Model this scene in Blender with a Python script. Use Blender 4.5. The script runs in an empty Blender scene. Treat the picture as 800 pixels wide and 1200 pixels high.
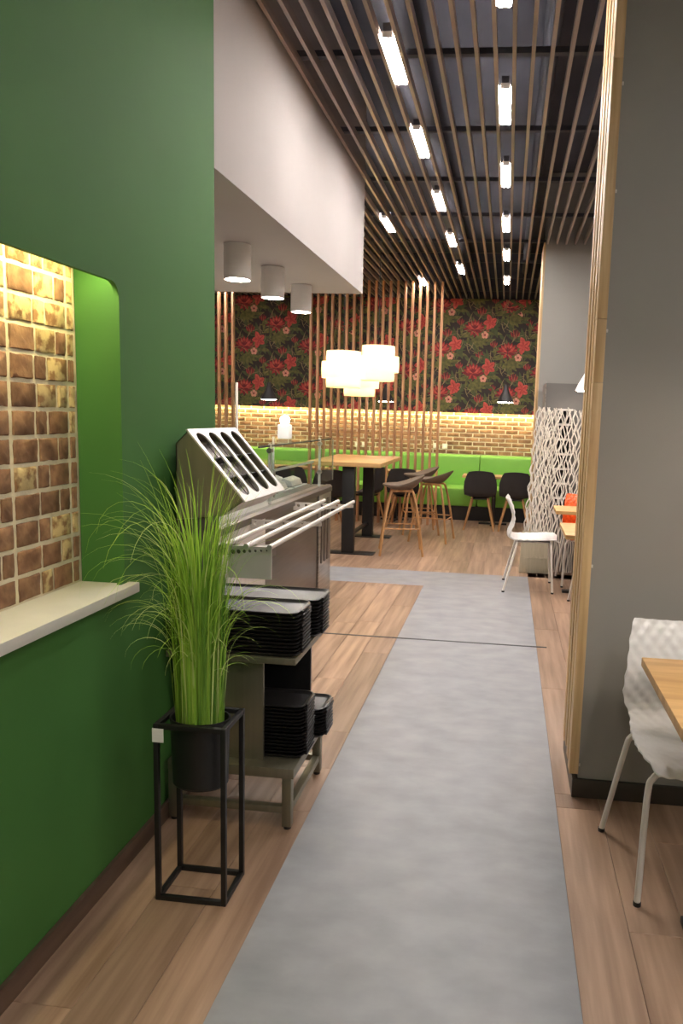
import bpy, bmesh, math, random
from mathutils import Vector, Matrix
random.seed(7)
scene = bpy.context.scene
COL = scene.collection
PI = math.pi

# ------------------------------------------------------------------ camera
cam_d = bpy.data.cameras.new('camera'); cam = bpy.data.objects.new('camera', cam_d); COL.objects.link(cam)
cam_d.sensor_fit = 'VERTICAL'; cam_d.sensor_height = 36.0; cam_d.lens = 880/1200*36
cam_d.shift_x = -(498.5-400)/1200; cam_d.shift_y = (604.4-600)/1200
cam_d.clip_start = 0.05; cam_d.clip_end = 60
RW = ((0.9935774, 0.10817523, 0.03319749), (0.04708173, -0.12843919, -0.99059915), (-0.10289443, 0.98579993, -0.13270736))
mw = Matrix.Identity(4)
for i in range(3):
    mw[i][0] = RW[0][i]; mw[i][1] = -RW[1][i]; mw[i][2] = -RW[2][i]
mw[2][3] = 1.52
cam.matrix_world = mw
scene.camera = cam

# ------------------------------------------------------------------ world, exposure, levels of the lamps
world = bpy.data.worlds.new('world'); scene.world = world; world.use_nodes = True
world.node_tree.nodes['Background'].inputs[0].default_value = (0.9, 0.92, 1.0, 1)
world.node_tree.nodes['Background'].inputs[1].default_value = 0.02
vs = scene.view_settings
vs.view_transform = 'Standard'; vs.look = 'None'; vs.gamma = 1.0; vs.use_curve_mapping = False
vs.exposure = 1.1
TUBE = 62.0        # ceiling tube lamps
SHADE = 46.0        # glowing pendant shades
DOWN = 110.0        # soffit downlights
LEDSTRIP = 46.0    # warm strip over the brick band
NICHE = 46.0       # warm strip in the niche

# ------------------------------------------------------------------ materials
def lin(c):
    return tuple(((v/255/12.92) if v/255 <= 0.04045 else ((v/255+0.055)/1.055)**2.4) for v in c)
MATS = {}
def mat(name, rgb, rough=0.6, metal=0.0, var=0.0, scale=(8, 8, 8), rgb2=None, objrand=0.0, bump=0.0, bscale=60.0, spec=0.5, detail=4.0, lo=0.35, hi=0.65, coat=0.0, trans=0.0):
    m = bpy.data.materials.new(name); m.use_nodes = True
    nt = m.node_tree; b = nt.nodes['Principled BSDF']
    b.inputs['Roughness'].default_value = rough; b.inputs['Metallic'].default_value = metal
    b.inputs['Specular IOR Level'].default_value = spec; b.inputs['Coat Weight'].default_value = coat
    c = lin(rgb)
    tc = nt.nodes.new('ShaderNodeTexCoord')
    src = None
    if rgb2 is not None or var > 0:
        mp = nt.nodes.new('ShaderNodeMapping'); mp.inputs['Scale'].default_value = scale
        nt.links.new(tc.outputs['Object'], mp.inputs['Vector'])
        if objrand > 0:
            oi = nt.nodes.new('ShaderNodeObjectInfo'); vm = nt.nodes.new('ShaderNodeVectorMath'); vm.operation = 'SCALE'
            cb = nt.nodes.new('ShaderNodeCombineXYZ'); nt.links.new(oi.outputs['Random'], cb.inputs[0]); nt.links.new(oi.outputs['Random'], cb.inputs[1]); nt.links.new(oi.outputs['Random'], cb.inputs[2])
            nt.links.new(cb.outputs[0], vm.inputs[0]); vm.inputs['Scale'].default_value = 37.0
            nt.links.new(vm.outputs[0], mp.inputs['Location'])
        nz = nt.nodes.new('ShaderNodeTexNoise'); nz.inputs['Scale'].default_value = 1.0; nz.inputs['Detail'].default_value = detail
        nt.links.new(mp.outputs[0], nz.inputs['Vector'])
        rp = nt.nodes.new('ShaderNodeValToRGB')
        d = lin(rgb2) if rgb2 is not None else tuple(v*(1-var) for v in c)
        rp.color_ramp.elements[0].position = lo; rp.color_ramp.elements[1].position = hi
        rp.color_ramp.elements[0].color = (*d, 1); rp.color_ramp.elements[1].color = (*c, 1)
        nt.links.new(nz.outputs['Fac'], rp.inputs[0]); src = rp.outputs[0]
    if objrand > 0:
        oi2 = nt.nodes.new('ShaderNodeObjectInfo')
        mr = nt.nodes.new('ShaderNodeMapRange'); mr.inputs['To Min'].default_value = 1-objrand; mr.inputs['To Max'].default_value = 1+objrand
        nt.links.new(oi2.outputs['Random'], mr.inputs['Value'])
        hs = nt.nodes.new('ShaderNodeHueSaturation'); nt.links.new(mr.outputs[0], hs.inputs['Value'])
        if src: nt.links.new(src, hs.inputs['Color'])
        else: hs.inputs['Color'].default_value = (*c, 1)
        src = hs.outputs[0]
    if src: nt.links.new(src, b.inputs['Base Color'])
    else: b.inputs['Base Color'].default_value = (*c, 1)
    if bump > 0:
        n2 = nt.nodes.new('ShaderNodeTexNoise'); n2.inputs['Scale'].default_value = bscale; n2.inputs['Detail'].default_value = 3
        nt.links.new(tc.outputs['Object'], n2.inputs['Vector'])
        bp = nt.nodes.new('ShaderNodeBump'); bp.inputs['Strength'].default_value = bump; bp.inputs['Distance'].default_value = 0.01
        nt.links.new(n2.outputs['Fac'], bp.inputs['Height']); nt.links.new(bp.outputs[0], b.inputs['Normal'])
    MATS[name] = m
    return m
def emit(name, rgb, strength):
    m = bpy.data.materials.new(name); m.use_nodes = True
    b = m.node_tree.nodes['Principled BSDF']
    b.inputs['Base Color'].default_value = (*lin(rgb), 1)
    b.inputs['Emission Color'].default_value = (*lin(rgb), 1); b.inputs['Emission Strength'].default_value = strength
    MATS[name] = m; return m
def glass(name, tint=(0.93, 0.96, 0.95), refl=0.10):
    m = bpy.data.materials.new(name); m.use_nodes = True; nt = m.node_tree
    nt.nodes.clear()
    out = nt.nodes.new('ShaderNodeOutputMaterial'); mx = nt.nodes.new('ShaderNodeMixShader')
    tr = nt.nodes.new('ShaderNodeBsdfTransparent'); tr.inputs[0].default_value = (*tint, 1)
    gl = nt.nodes.new('ShaderNodeBsdfGlossy'); gl.inputs['Roughness'].default_value = 0.03
    mx.inputs[0].default_value = refl
    nt.links.new(tr.outputs[0], mx.inputs[1]); nt.links.new(gl.outputs[0], mx.inputs[2]); nt.links.new(mx.outputs[0], out.inputs[0])
    MATS[name] = m; return m

mat('green_paint', (60, 112, 44), 0.75, var=0.08, scale=(2, 2, 2), bump=0.04, bscale=180)
mat('white_plaster', (176, 169, 166), 0.85, var=0.04, scale=(2, 2, 2), bump=0.05, bscale=150)
mat('grey_paint', (152, 148, 142), 0.7, var=0.05, scale=(2, 2, 2), bump=0.04, bscale=150)
mat('sill_white', (208, 205, 196), 0.5, var=0.06, scale=(10, 10, 10))
mat('void_dark', (76, 76, 88), 0.9, var=0.3, scale=(1.2, 1.2, 1.2))
mat('slat_ceiling', (170, 150, 138), 0.32, metal=0.1, var=0.3, scale=(30, .6, 30), objrand=0.12, spec=0.6)
mat('rail_dark', (82, 82, 92), 0.7, var=0.2)
mat('oak_slat', (196, 148, 108), 0.5, rgb2=(160, 112, 78), scale=(30, 30, 2.5), objrand=0.08)
mat('oak_post', (222, 190, 142), 0.5, rgb2=(192, 154, 106), scale=(40, 40, 2.2), objrand=0.16)
mat('plank_wood', (170, 140, 117), 0.42, rgb2=(130, 102, 82), scale=(26, 1.6, 26), objrand=0.19, bump=0.05, bscale=90, lo=0.3, hi=0.68)
mat('concrete_vinyl', (148, 148, 152), 0.45, rgb2=(128, 129, 133), scale=(6, 9, 6), detail=14.0, lo=0.28, hi=0.72, bump=0.03, bscale=60)
mat('skirt_wood', (104, 82, 66), 0.5, rgb2=(78, 60, 48), scale=(20, 3, 20))
mat('skirt_dark', (66, 58, 50), 0.5, var=0.2, scale=(3, 20, 20))
mat('seam_dark', (70, 68, 70), 0.6, var=0.1)
mat('niche_brick', (150, 112, 82), 0.85, rgb2=(114, 80, 58), scale=(22, 22, 22), objrand=0.2, bump=0.5, bscale=45)
mat('niche_brick_pale', (196, 172, 124), 0.85, rgb2=(136, 100, 66), scale=(28, 28, 28), objrand=0.12, bump=0.5, bscale=45, lo=0.42, hi=0.56)
mat('mortar', (226, 214, 184), 0.95, var=0.12, scale=(20, 20, 20), bump=0.3, bscale=70)
mat('band_brick', (164, 126, 88), 0.85, rgb2=(126, 90, 60), scale=(9, 9, 9), objrand=0.2, bump=0.3, bscale=40)
mat('wallpaper_ground', (60, 51, 49), 0.8, var=0.2, scale=(9, 9, 9))
mat('print_red', (190, 72, 68), 0.8, rgb2=(146, 50, 52), scale=(30, 30, 30))
mat('print_wine', (126, 42, 50), 0.8, var=0.25, scale=(30, 30, 30))
mat('print_coral', (208, 92, 80), 0.8, rgb2=(176, 68, 64), scale=(26, 26, 26))
mat('print_pink', (226, 156, 138), 0.8, var=0.15, scale=(30, 30, 30))
mat('print_olive', (116, 112, 64), 0.8, rgb2=(82, 84, 50), scale=(22, 22, 22))
mat('print_moss', (84, 92, 60), 0.8, var=0.3, scale=(22, 22, 22))
mat('print_straw', (146, 128, 92), 0.8, var=0.2, scale=(22, 22, 22))
mat('bench_green', (118, 176, 62), 0.55, var=0.10, scale=(3, 3, 3), bump=0.06, bscale=160)
mat('black_metal', (22, 20, 20), 0.45, var=0.2, scale=(12, 12, 12))
mat('black_plastic', (27, 26, 26), 0.42, var=0.15, scale=(14, 14, 14))
mat('tray_black', (30, 28, 28), 0.38, var=0.2, scale=(10, 10, 10), objrand=0.2)
mat('dark_shell', (44, 40, 40), 0.6, var=0.15, scale=(12, 12, 12))
mat('steel', (190, 184, 178), 0.30, metal=0.9, rgb2=(160, 155, 150), scale=(3, 3, 60))
mat('steel_light', (216, 211, 206), 0.38, metal=0.55, var=0.1, scale=(3, 60, 3))
mat('steel_dark', (124, 116, 110), 0.36, metal=0.85, var=0.12, scale=(3, 3, 50))
mat('steel_olive', (140, 135, 116), 0.38, metal=0.75, var=0.1, scale=(60, 3, 3))
mat('steel_charcoal', (50, 48, 46), 0.5, metal=0.5, var=0.1, scale=(9, 9, 9))  # near-black steel of the plinth, spine, guard bar and dividers
mat('white_gloss', (232, 230, 228), 0.28, var=0.03, scale=(8, 8, 8))
mat('white_metal', (222, 214, 206), 0.35, var=0.05, scale=(10, 10, 10))
mat('orange_gloss', (226, 92, 36), 0.3, var=0.05, scale=(8, 8, 8))
mat('table_oak', (204, 164, 108), 0.42, rgb2=(178, 136, 84), scale=(2.2, 24, 24), objrand=0.05)
mat('stool_taupe', (112, 96, 82), 0.6, var=0.1, scale=(12, 12, 12))
mat('leg_oak', (190, 142, 92), 0.45, rgb2=(156, 112, 70), scale=(20, 20, 3))
mat('screen_rod', (226, 218, 206), 0.6, objrand=0.10, var=0.08, scale=(20, 20, 4))
mat('screen_base', (196, 186, 162), 0.7, var=0.12, scale=(60, 60, 3))
mat('cabinet_grey', (122, 118, 114), 0.4, metal=0.3, var=0.08, scale=(5, 5, 5))
mat('hole_dark', (40, 38, 38), 0.7, var=0.1)
mat('tag_white', (226, 224, 220), 0.5, var=0.03)
mat('lamp_white', (246, 243, 241), 0.5, var=0.04)
mat('lamp_dark', (50, 46, 46), 0.45, var=0.1)
mat('outlet_white', (236, 228, 214), 0.4, var=0.03)
mat('soil_dark', (40, 34, 26), 0.95, var=0.4, scale=(60, 60, 60))
emit('tube_glow', (255, 251, 247), TUBE)
emit('down_glow', (255, 246, 236), DOWN)
emit('strip_glow', (255, 234, 178), LEDSTRIP)
emit('niche_glow', (255, 232, 176), NICHE)
emit('bulb_glow', (255, 244, 214), 60.0)
emit('small_glow', (255, 240, 224), 26.0)
glass('clear_glass', (0.91, 0.945, 0.935), 0.09)
def translucent(name, rgb, fac, glow=0.0, rough=0.6, objrand=0.0, rgb2=None, scale=(8, 8, 8)):
    m = mat(name, rgb, rough, rgb2=rgb2, scale=scale, objrand=objrand, var=0.05); nt = m.node_tree
    b_ = nt.nodes['Principled BSDF']; out = nt.nodes['Material Output']
    tr = nt.nodes.new('ShaderNodeBsdfTranslucent'); tr.inputs[0].default_value = (*lin(rgb), 1)
    if b_.inputs['Base Color'].links: nt.links.new(b_.inputs['Base Color'].links[0].from_socket, tr.inputs[0])
    mx = nt.nodes.new('ShaderNodeMixShader'); mx.inputs[0].default_value = fac
    nt.links.new(b_.outputs[0], mx.inputs[1]); nt.links.new(tr.outputs[0], mx.inputs[2]); nt.links.new(mx.outputs[0], out.inputs[0])
    if glow:
        b_.inputs['Emission Color'].default_value = (*lin(rgb), 1); b_.inputs['Emission Strength'].default_value = glow
    return m
translucent('shade_cloth', (255, 249, 232), 0.6)
translucent('blade', (190, 220, 96), 0.4, rgb2=(146, 194, 66), scale=(4, 4, 4), objrand=0.2, rough=0.45)
translucent('blade_pale', (226, 236, 160), 0.4, rgb2=(184, 212, 104), scale=(5, 5, 5), objrand=0.12, rough=0.45)
translucent('blade_deep', (168, 210, 80), 0.4, rgb2=(84, 134, 38), scale=(70, 70, 1.5), rough=0.5)
emit('shade_bulb', (255, 236, 192), SHADE)

# ------------------------------------------------------------------ mesh helpers
class MB:
    def __init__(self):
        self.bm = bmesh.new(); self.mi = 0
    def box(self, x0, x1, y0, y1, z0, z1, bev=0.0, rot=None, piv=None):
        g = bmesh.ops.create_cube(self.bm, size=1.0)
        vs_ = g['verts']
        M = Matrix.Translation(((x0+x1)/2, (y0+y1)/2, (z0+z1)/2)) @ Matrix.Diagonal((abs(x1-x0), abs(y1-y0), abs(z1-z0), 1))
        if rot is not None:
            p = Vector(piv) if piv else Vector(((x0+x1)/2, (y0+y1)/2, (z0+z1)/2))
            M = Matrix.Translation(p) @ rot.to_4x4() @ Matrix.Translation(-p) @ M
        bmesh.ops.transform(self.bm, matrix=M, verts=vs_)
        fs = set(f for v in vs_ for f in v.link_faces)
        for f in fs: f.material_index = self.mi
        if bev > 0:
            es = list(set(e for v in vs_ for e in v.link_edges))
            bmesh.ops.bevel(self.bm, geom=es, offset=bev, segments=2, affect='EDGES', profile=0.6)
        return self
    def tube(self, pts, r, seg=8, cap=True, r2=None, closed=False):
        pts = [Vector(p) for p in pts]; n = len(pts); rings = []
        up = None
        for i, p in enumerate(pts):
            if closed: t = (pts[(i+1) % n]-pts[i-1]).normalized()
            elif i == 0: t = (pts[1]-pts[0]).normalized()
            elif i == n-1: t = (pts[-1]-pts[-2]).normalized()
            else: t = ((pts[i+1]-p).normalized()+(p-pts[i-1]).normalized()).normalized()
            if up is None:
                a = Vector((0, 0, 1)) if abs(t.z) < 0.9 else Vector((1, 0, 0))
                up = (a - t*a.dot(t)).normalized()
            else:
                up = (up - t*up.dot(t)).normalized()
            s = t.cross(up)
            rr = r if r2 is None else r+(r2-r)*i/(n-1)
            rings.append([self.bm.verts.new(p+(up*math.cos(2*PI*k/seg+PI/seg)+s*math.sin(2*PI*k/seg+PI/seg))*rr) for k in range(seg)])
        m = n if closed else n-1
        for i in range(m):
            a, b = rings[i], rings[(i+1) % n]
            for k in range(seg):
                f = self.bm.faces.new((a[k], a[(k+1) % seg], b[(k+1) % seg], b[k])); f.material_index = self.mi
        if cap and not closed:
            for rg, rev in ((rings[0], True), (rings[-1], False)):
                f = self.bm.faces.new(rg[::-1] if rev else rg); f.material_index = self.mi
        return self
    def lathe(self, prof, seg=24, c=(0, 0)):
        rings = []
        for r, z in prof:
            if r < 1e-6: rings.append([self.bm.verts.new((c[0], c[1], z))])
            else: rings.append([self.bm.verts.new((c[0]+r*math.cos(2*PI*k/seg), c[1]+r*math.sin(2*PI*k/seg), z)) for k in range(seg)])
        for a, b in zip(rings, rings[1:]):
            for k in range(seg):
                k2 = (k+1) % seg
                vv = [a[k % len(a)], a[k2 % len(a)], b[k2 % len(b)], b[k % len(b)]]
                u = []
                for v in vv:
                    if v not in u: u.append(v)
                if len(u) >= 3:
                    f = self.bm.faces.new(u); f.material_index = self.mi
        return self
    def poly(self, pts):
        f = self.bm.faces.new([self.bm.verts.new(p) for p in pts]); f.material_index = self.mi; return self
    def prism(self, pts2, axis, a0, a1, bev=0.0):
        """extrude a 2D polygon: axis 'y' -> pts are (x,z); 'x' -> (y,z); 'z' -> (x,y)"""
        def P(p, a):
            return {'y': (p[0], a, p[1]), 'x': (a, p[0], p[1]), 'z': (p[0], p[1], a)}[axis]
        A = [self.bm.verts.new(P(p, a0)) for p in pts2]; B = [self.bm.verts.new(P(p, a1)) for p in pts2]
        n = len(A); fs = [self.bm.faces.new(A), self.bm.faces.new(B[::-1])]
        for i in range(n): fs.append(self.bm.faces.new((A[i], B[i], B[(i+1) % n], A[(i+1) % n])))
        for f in fs: f.material_index = self.mi
        if bev > 0:
            es = list(set(e for f in fs for e in f.edges))
            bmesh.ops.bevel(self.bm, geom=es, offset=bev, segments=2, affect='EDGES', profile=0.6)
        return self
    def holed(self, outer, holes, fn, depth):
        """flat sheet with holes; fn(p2, d) gives a 3D point, d = 0 front, d = depth back"""
        loops = []; allE = []
        for lp in [outer]+holes:
            v = [self.bm.verts.new(fn(p, 0)) for p in lp]
            e = [self.bm.edges.new((v[i], v[(i+1) % len(v)])) for i in range(len(v))]
            loops.append(v); allE += e
        r = bmesh.ops.triangle_fill(self.bm, use_beauty=True, edges=allE)
        front = [g for g in r['geom'] if isinstance(g, bmesh.types.BMFace)]
        mp = {}
        for lp, v in zip([outer]+holes, loops):
            for p, a in zip(lp, v): mp[a] = self.bm.verts.new(fn(p, depth))
        for f in front:
            f.material_index = self.mi
            nf = self.bm.faces.new([mp[v] for v in reversed(f.verts[:])]); nf.material_index = self.mi
        for v in loops:
            for i in range(len(v)):
                a, b = v[i], v[(i+1) % len(v)]
                f = self.bm.faces.new((a, b, mp[b], mp[a])); f.material_index = self.mi
        return self
    def mesh(self, name, mats, smooth=True, ang=32):
        bmesh.ops.recalc_face_normals(self.bm, faces=self.bm.faces[:])
        me = bpy.data.meshes.new(name); self.bm.to_mesh(me); self.bm.free()
        for m in (mats if isinstance(mats, (list, tuple)) else [mats]): me.materials.append(MATS[m])
        if smooth and len(me.polygons):
            me.polygons.foreach_set('use_smooth', [True]*len(me.polygons)); me.set_sharp_from_angle(angle=math.radians(ang))
        return me
    def build(self, name, mats, parent=None, smooth=True, ang=32):
        o = bpy.data.objects.new(name, self.mesh(name, mats, smooth, ang)); COL.objects.link(o)
        if parent: o.parent = parent
        return o
def inst(name, me, parent=None, loc=(0, 0, 0), rot=(0, 0, 0), scale=(1, 1, 1)):
    o = bpy.data.objects.new(name, me); COL.objects.link(o)
    o.location = loc; o.rotation_euler = rot; o.scale = scale
    if parent: o.parent = parent
    return o
def tag(o, label, cat, group=None):
    o['label'] = label; o['category'] = cat
    if group: o['group'] = group
    return o
def thing(name, label, cat, loc=(0, 0, 0), rz=0.0, group=None):
    o = bpy.data.objects.new(name, None); COL.objects.link(o); o.empty_display_size = 0.1
    o.location = loc; o.rotation_euler = (0, 0, rz)
    return tag(o, label, cat, group)
def struct(o):
    o['kind'] = 'structure'; return o
def clone(root, loc, rz, label, group=None):
    def cp(o, parent):
        c = o.copy(); COL.objects.link(c); c.parent = parent
        for ch in [q for q in list(COL.objects) if q.parent == o]: cp(ch, c)
        return c
    r = cp(root, None); r.location = loc; r.rotation_euler = (0, 0, rz); r['label'] = label
    if group: r['group'] = group
    return r
def rrect(x0, x1, y0, y1, r, n=5):
    pts = []
    for cx, cy, a in ((x1-r, y1-r, 0), (x0+r, y1-r, 90), (x0+r, y0+r, 180), (x1-r, y0+r, 270)):
        for k in range(n+1):
            t = math.radians(a+90*k/n); pts.append((cx+r*math.cos(t), cy+r*math.sin(t)))
    return pts
def smoothpath(pts, n=8):
    pts = [Vector(p) for p in pts]; out = []
    P = [pts[0]*2-pts[1]]+pts+[pts[-1]*2-pts[-2]]
    for i in range(1, len(P)-2):
        for k in range(n):
            t = k/n; a, b, c, d = P[i-1], P[i], P[i+1], P[i+2]
            out.append(0.5*((2*b)+(c-a)*t+(2*a-5*b+4*c-d)*t*t+(3*b-a-3*c+d)*t**3))
    out.append(pts[-1]); return out
ORD = ['topmost', 'second', 'third', 'fourth', 'fifth', 'sixth', 'seventh', 'eighth', 'ninth', 'tenth', 'eleventh', 'twelfth', 'thirteenth', 'fourteenth', 'fifteenth', 'sixteenth', 'seventeenth', 'eighteenth']

ZC = 3.30          # underside of the ceiling slats
YB = 11.9          # back wall
XL, XR, YN = -5.6, 4.2, -3.2
XG, YG = -1.20, 3.0   # green wall plane and its end

# ------------------------------------------------------------------ floor
b = MB(); b.box(XL, XR, YN, YB+.2, -0.12, -0.008); floor = struct(b.build('floor', 'skirt_wood'))
GX0, GX1 = -0.684, 0.262
CY0, CY1 = 6.58, 7.20
b = MB(); b.box(GX0, GX1, YN, CY1, -0.008, 0.0); b.build('vinyl_strip', 'concrete_vinyl', floor)
b = MB(); b.box(-4.2, GX0, CY0, CY1, -0.008, 0.0); b.build('vinyl_strip', 'concrete_vinyl', floor)
PW, PL = 0.172, 1.22
plank_cache = {}
def plank(x0, x1, y0, y1):
    if x1-x0 < 0.01 or y1-y0 < 0.02: return
    key = (round(x1-x0, 3), round(y1-y0, 3))
    if key not in plank_cache:
        q = MB(); w, l = (x1-x0)/2-0.0006, (y1-y0)/2-0.0006
        c = 0.0012
        bot = [q.bm.verts.new(p) for p in ((-w, -l, -0.008), (w, -l, -0.008), (w, l, -0.008), (-w, l, -0.008))]
        mid = [q.bm.verts.new(p) for p in ((-w, -l, -c), (w, -l, -c), (w, l, -c), (-w, l, -c))]
        top = [q.bm.verts.new(p) for p in ((-w+c, -l+c, 0), (w-c, -l+c, 0), (w-c, l-c, 0), (-w+c, l-c, 0))]
        q.bm.faces.new(top); q.bm.faces.new(bot[::-1])
        for A, B_ in ((bot, mid), (mid, top)):
            for i in range(4): q.bm.faces.new((A[i], A[(i+1) % 4], B_[(i+1) % 4], B_[i]))
        plank_cache[key] = q.mesh('plank', 'plank_wood', smooth=False)
    inst('plank', plank_cache[key], floor, ((x0+x1)/2, (y0+y1)/2, 0))
def plank_area(ax0, ax1, ay0, ay1, x_from=None):
    i = 0; x = ax0 if x_from is None else x_from
    while x < ax1:
        y = ay0 - PL*((i*0.37+0.21*(i % 3)) % 1.0)
        while y < ay1:
            plank(max(x, ax0), min(x+PW, ax1), max(y, ay0), min(y+PL, ay1)); y += PL
        x += PW; i += 1
plank_area(XG, GX0, 0.4, YG, XG)                         # beside the green wall
plank_area(-1.55, GX0, YG, CY0, -1.545)                  # along the counter
plank_area(GX1, 0.95, 0.4, 2.95, GX1)                    # right, near
plank_area(GX1, 0.90, 2.95, CY1+0.2, GX1)                # right, behind the post
plank_area(-2.4, 1.0, CY1+0.0, 11.05, -2.4)
# plain boards where the picture only looks past furniture or not at all
def board_field(x0, x1, y0, y1):
    q = MB(); q.box(x0, x1, y0, y1, -0.008, 0.0); q.build('board_field', 'plank_wood', floor)
board_field(XL, -2.4, CY1, YB); board_field(-2.4, 1.0, 11.05, YB); board_field(1.0, XR, 2.95, YB); board_field(0.90, 1.0, 2.95, CY1)
board_field(0.95, XR, YN, 2.95); board_field(GX1, 0.95, YN, 0.4); board_field(XG, GX0, YN, 0.4)
board_field(XL, -1.55, YG, CY0); board_field(XL, -4.2, CY0, CY1)
b = MB(); b.box(-1.44, 0.33, 4.94, 4.957, 0.0, 0.0025); b.build('expansion_joint', 'seam_dark', floor)

# ------------------------------------------------------------------ ceiling: dark void, cross rails, slats
b = MB(); b.box(XL, XR, YN, YB+.2, 4.0, 4.1); ceiling = struct(b.build('ceiling', 'void_dark'))
PITCH = 0.0935; x0s = -0.1-PITCH/2
b = MB(); b.box(-0.0095, 0.0095, -6.1, 6.1, 0, 0.05); slat_long = b.mesh('slat', 'slat_ceiling', smooth=False)
b = MB(); b.box(-0.0095, 0.0095, -2.84, 2.84, 0, 0.05); slat_short = b.mesh('slat', 'slat_ceiling', smooth=False)
k = -58
while True:
    x = x0s+k*PITCH; k += 1
    if x > 4.1: break
    if x < XL+0.05: continue
    if x < XG-0.02: inst('slat', slat_short, ceiling, (x, 6.09+2.845, ZC))
    else: inst('slat', slat_long, ceiling, (x, YB-6.225, ZC))
b = MB(); b.box(-3.6, 4.1, -0.02, 0.02, 0, 0.03); rail_me = b.mesh('cross_rail', 'rail_dark', smooth=False)
for i in range(11): inst('cross_rail', rail_me, ceiling, (0, 1.0+i*1.04, ZC+0.052))
b = MB(); b.tube([(0, -6, 0), (0, 6, 0)], 0.11, 16); inst('air_duct', b.mesh('air_duct', 'rail_dark'), ceiling, (-0.75, 5.8, 3.75))
b = MB(); b.tube([(0, -6, 0), (0, 6, 0)], 0.05, 12); inst('conduit', b.mesh('conduit', 'rail_dark'), ceiling, (0.15, 5.8, 3.72))

# ------------------------------------------------------------------ walls
# green wall with a niche
N_Y0, N_Y1, N_Z0, N_Z1, XN = 0.75, 2.25, 0.945, 1.89, -1.345
b = MB()
outer = [(-3.2, 0.0), (YG, 0.0), (YG, 4.0), (-3.2, 4.0)]
b.holed(outer, [rrect(N_Y0, N_Y1, N_Z0, N_Z1, 0.045, 6)], lambda p, d: (XG-d, p[0], p[1]), 0.016)
b.holed([(-3.2, 0.0), (YG, 0.0), (YG, 4.0), (-3.2, 4.0)], [[(N_Y1, N_Z0), (N_Y1, N_Z1+.045), (N_Y0, N_Z1+.045), (N_Y0, N_Z0)]], lambda p, d: (XG-.016-d, p[0], p[1]), 0.129)
wall_green = struct(b.build('wall_left', 'green_paint', ang=25))
b = MB(); b.box(XN-0.17, XN-0.0045, -3.2, YG, 0, 4.0); b.build('backing', 'mortar', wall_green)
b = MB(); b.box(XN-0.17, XG, YG, YG+0.012, 0, 4.0); b.build('end_board', 'green_paint', wall_green)
b = MB(); b.box(XN-0.003, XG-0.006, N_Y0-0.02, N_Y1+0.0, N_Z1+0.046, N_Z1+0.06); b.build('niche_soffit', 'sill_white', wall_green)
# niche bricks: small courses of slips, mortar proud of nothing
brick_cache = {}
def brick_me(w, h, d, m, seed, j=0.0016):
    key = (round(w, 3), round(h, 3), m, seed)
    if key in brick_cache: return brick_cache[key]
    rnd = random.Random(seed*131+int(w*1000)); q = MB()
    n = 4
    def ring(inset, xx):
        pts = []
        for a in range(4):
            (u0, v0), (u1, v1) = (((-1, -1), (1, -1)), ((1, -1), (1, 1)), ((1, 1), (-1, 1)), ((-1, 1), (-1, -1)))[a]
            for t in range(n):
                f = t/n; u = (u0+(u1-u0)*f)*(w/2-inset)+rnd.uniform(-j, j); v = (v0+(v1-v0)*f)*(h/2-inset)+rnd.uniform(-j, j)
                pts.append(q.bm.verts.new((xx+rnd.uniform(-.0006, .0006), u, v)))
        return pts
    A = ring(0.0, -d); B_ = ring(0.0, -0.003); C_ = ring(0.0035, 0.0)
    for P, Q in ((A, B_), (B_, C_)):
        for i in range(len(P)): q.bm.faces.new((P[i], P[(i+1) % len(P)], Q[(i+1) % len(Q)], Q[i]))
    q.bm.faces.new(C_); q.bm.faces.new(A[::-1])
    brick_cache[key] = q.mesh('brick', m, ang=40); return brick_cache[key]
rowh = 0.0785
rnd = random.Random(3)
row = 0; z = N_Z0+0.012
while z < N_Z1+0.03:
    h = rowh-0.013
    for pan in range(5):                                   # panels of slips with a long upright joint between them
        py1 = 2.246 if pan == 0 else 2.204-(pan-1)*0.277
        py0 = 2.207 if pan == 0 else py1-0.271
        lens = [0.05] if pan == 0 else ([0.056, 0.098, 0.117] if row % 2 else [0.104, 0.060, 0.107])
        y = py1
        for L in lens:
            y1 = y; y0 = max(y-L, py0)
            if y1-y0 > 0.012:
                pale_brick = rnd.random() < (0.62 if z > 1.66 else 0.16)  # pale bricks crowd the top: the strip's glow put into colour
                me = brick_me(y1-y0-0.010, h, 0.004, 'niche_brick_pale' if pale_brick else 'niche_brick', rnd.randrange(3))
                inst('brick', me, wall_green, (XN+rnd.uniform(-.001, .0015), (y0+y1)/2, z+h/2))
            y = y0
    z += rowh; row += 1
b = MB(); b.box(XG-0.042, XG-0.026, N_Y0+.05, N_Y1-0.04, N_Z1+0.034, N_Z1+0.044); b.build('led_strip', 'niche_glow', wall_green)
b = MB(); b.box(XN-0.005, XG+0.034, N_Y0-0.06, N_Y1+0.032, N_Z0-0.026, N_Z0+0.006, bev=0.003); b.build('sill', 'sill_white', wall_green)
b = MB(); b.box(XG, XG+0.014, -3.1, YG, 0, 0.066, bev=0.002); struct(b.build('baseboard_left', 'skirt_wood'))

# soffit over the counter
b = MB(); b.box(XL, XG, YG+0.013, 6.085, 2.462, 4.0); struct(b.build('trim_1', 'white_plaster'))['label'] = 'white bulkhead hanging over the counter'

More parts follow.
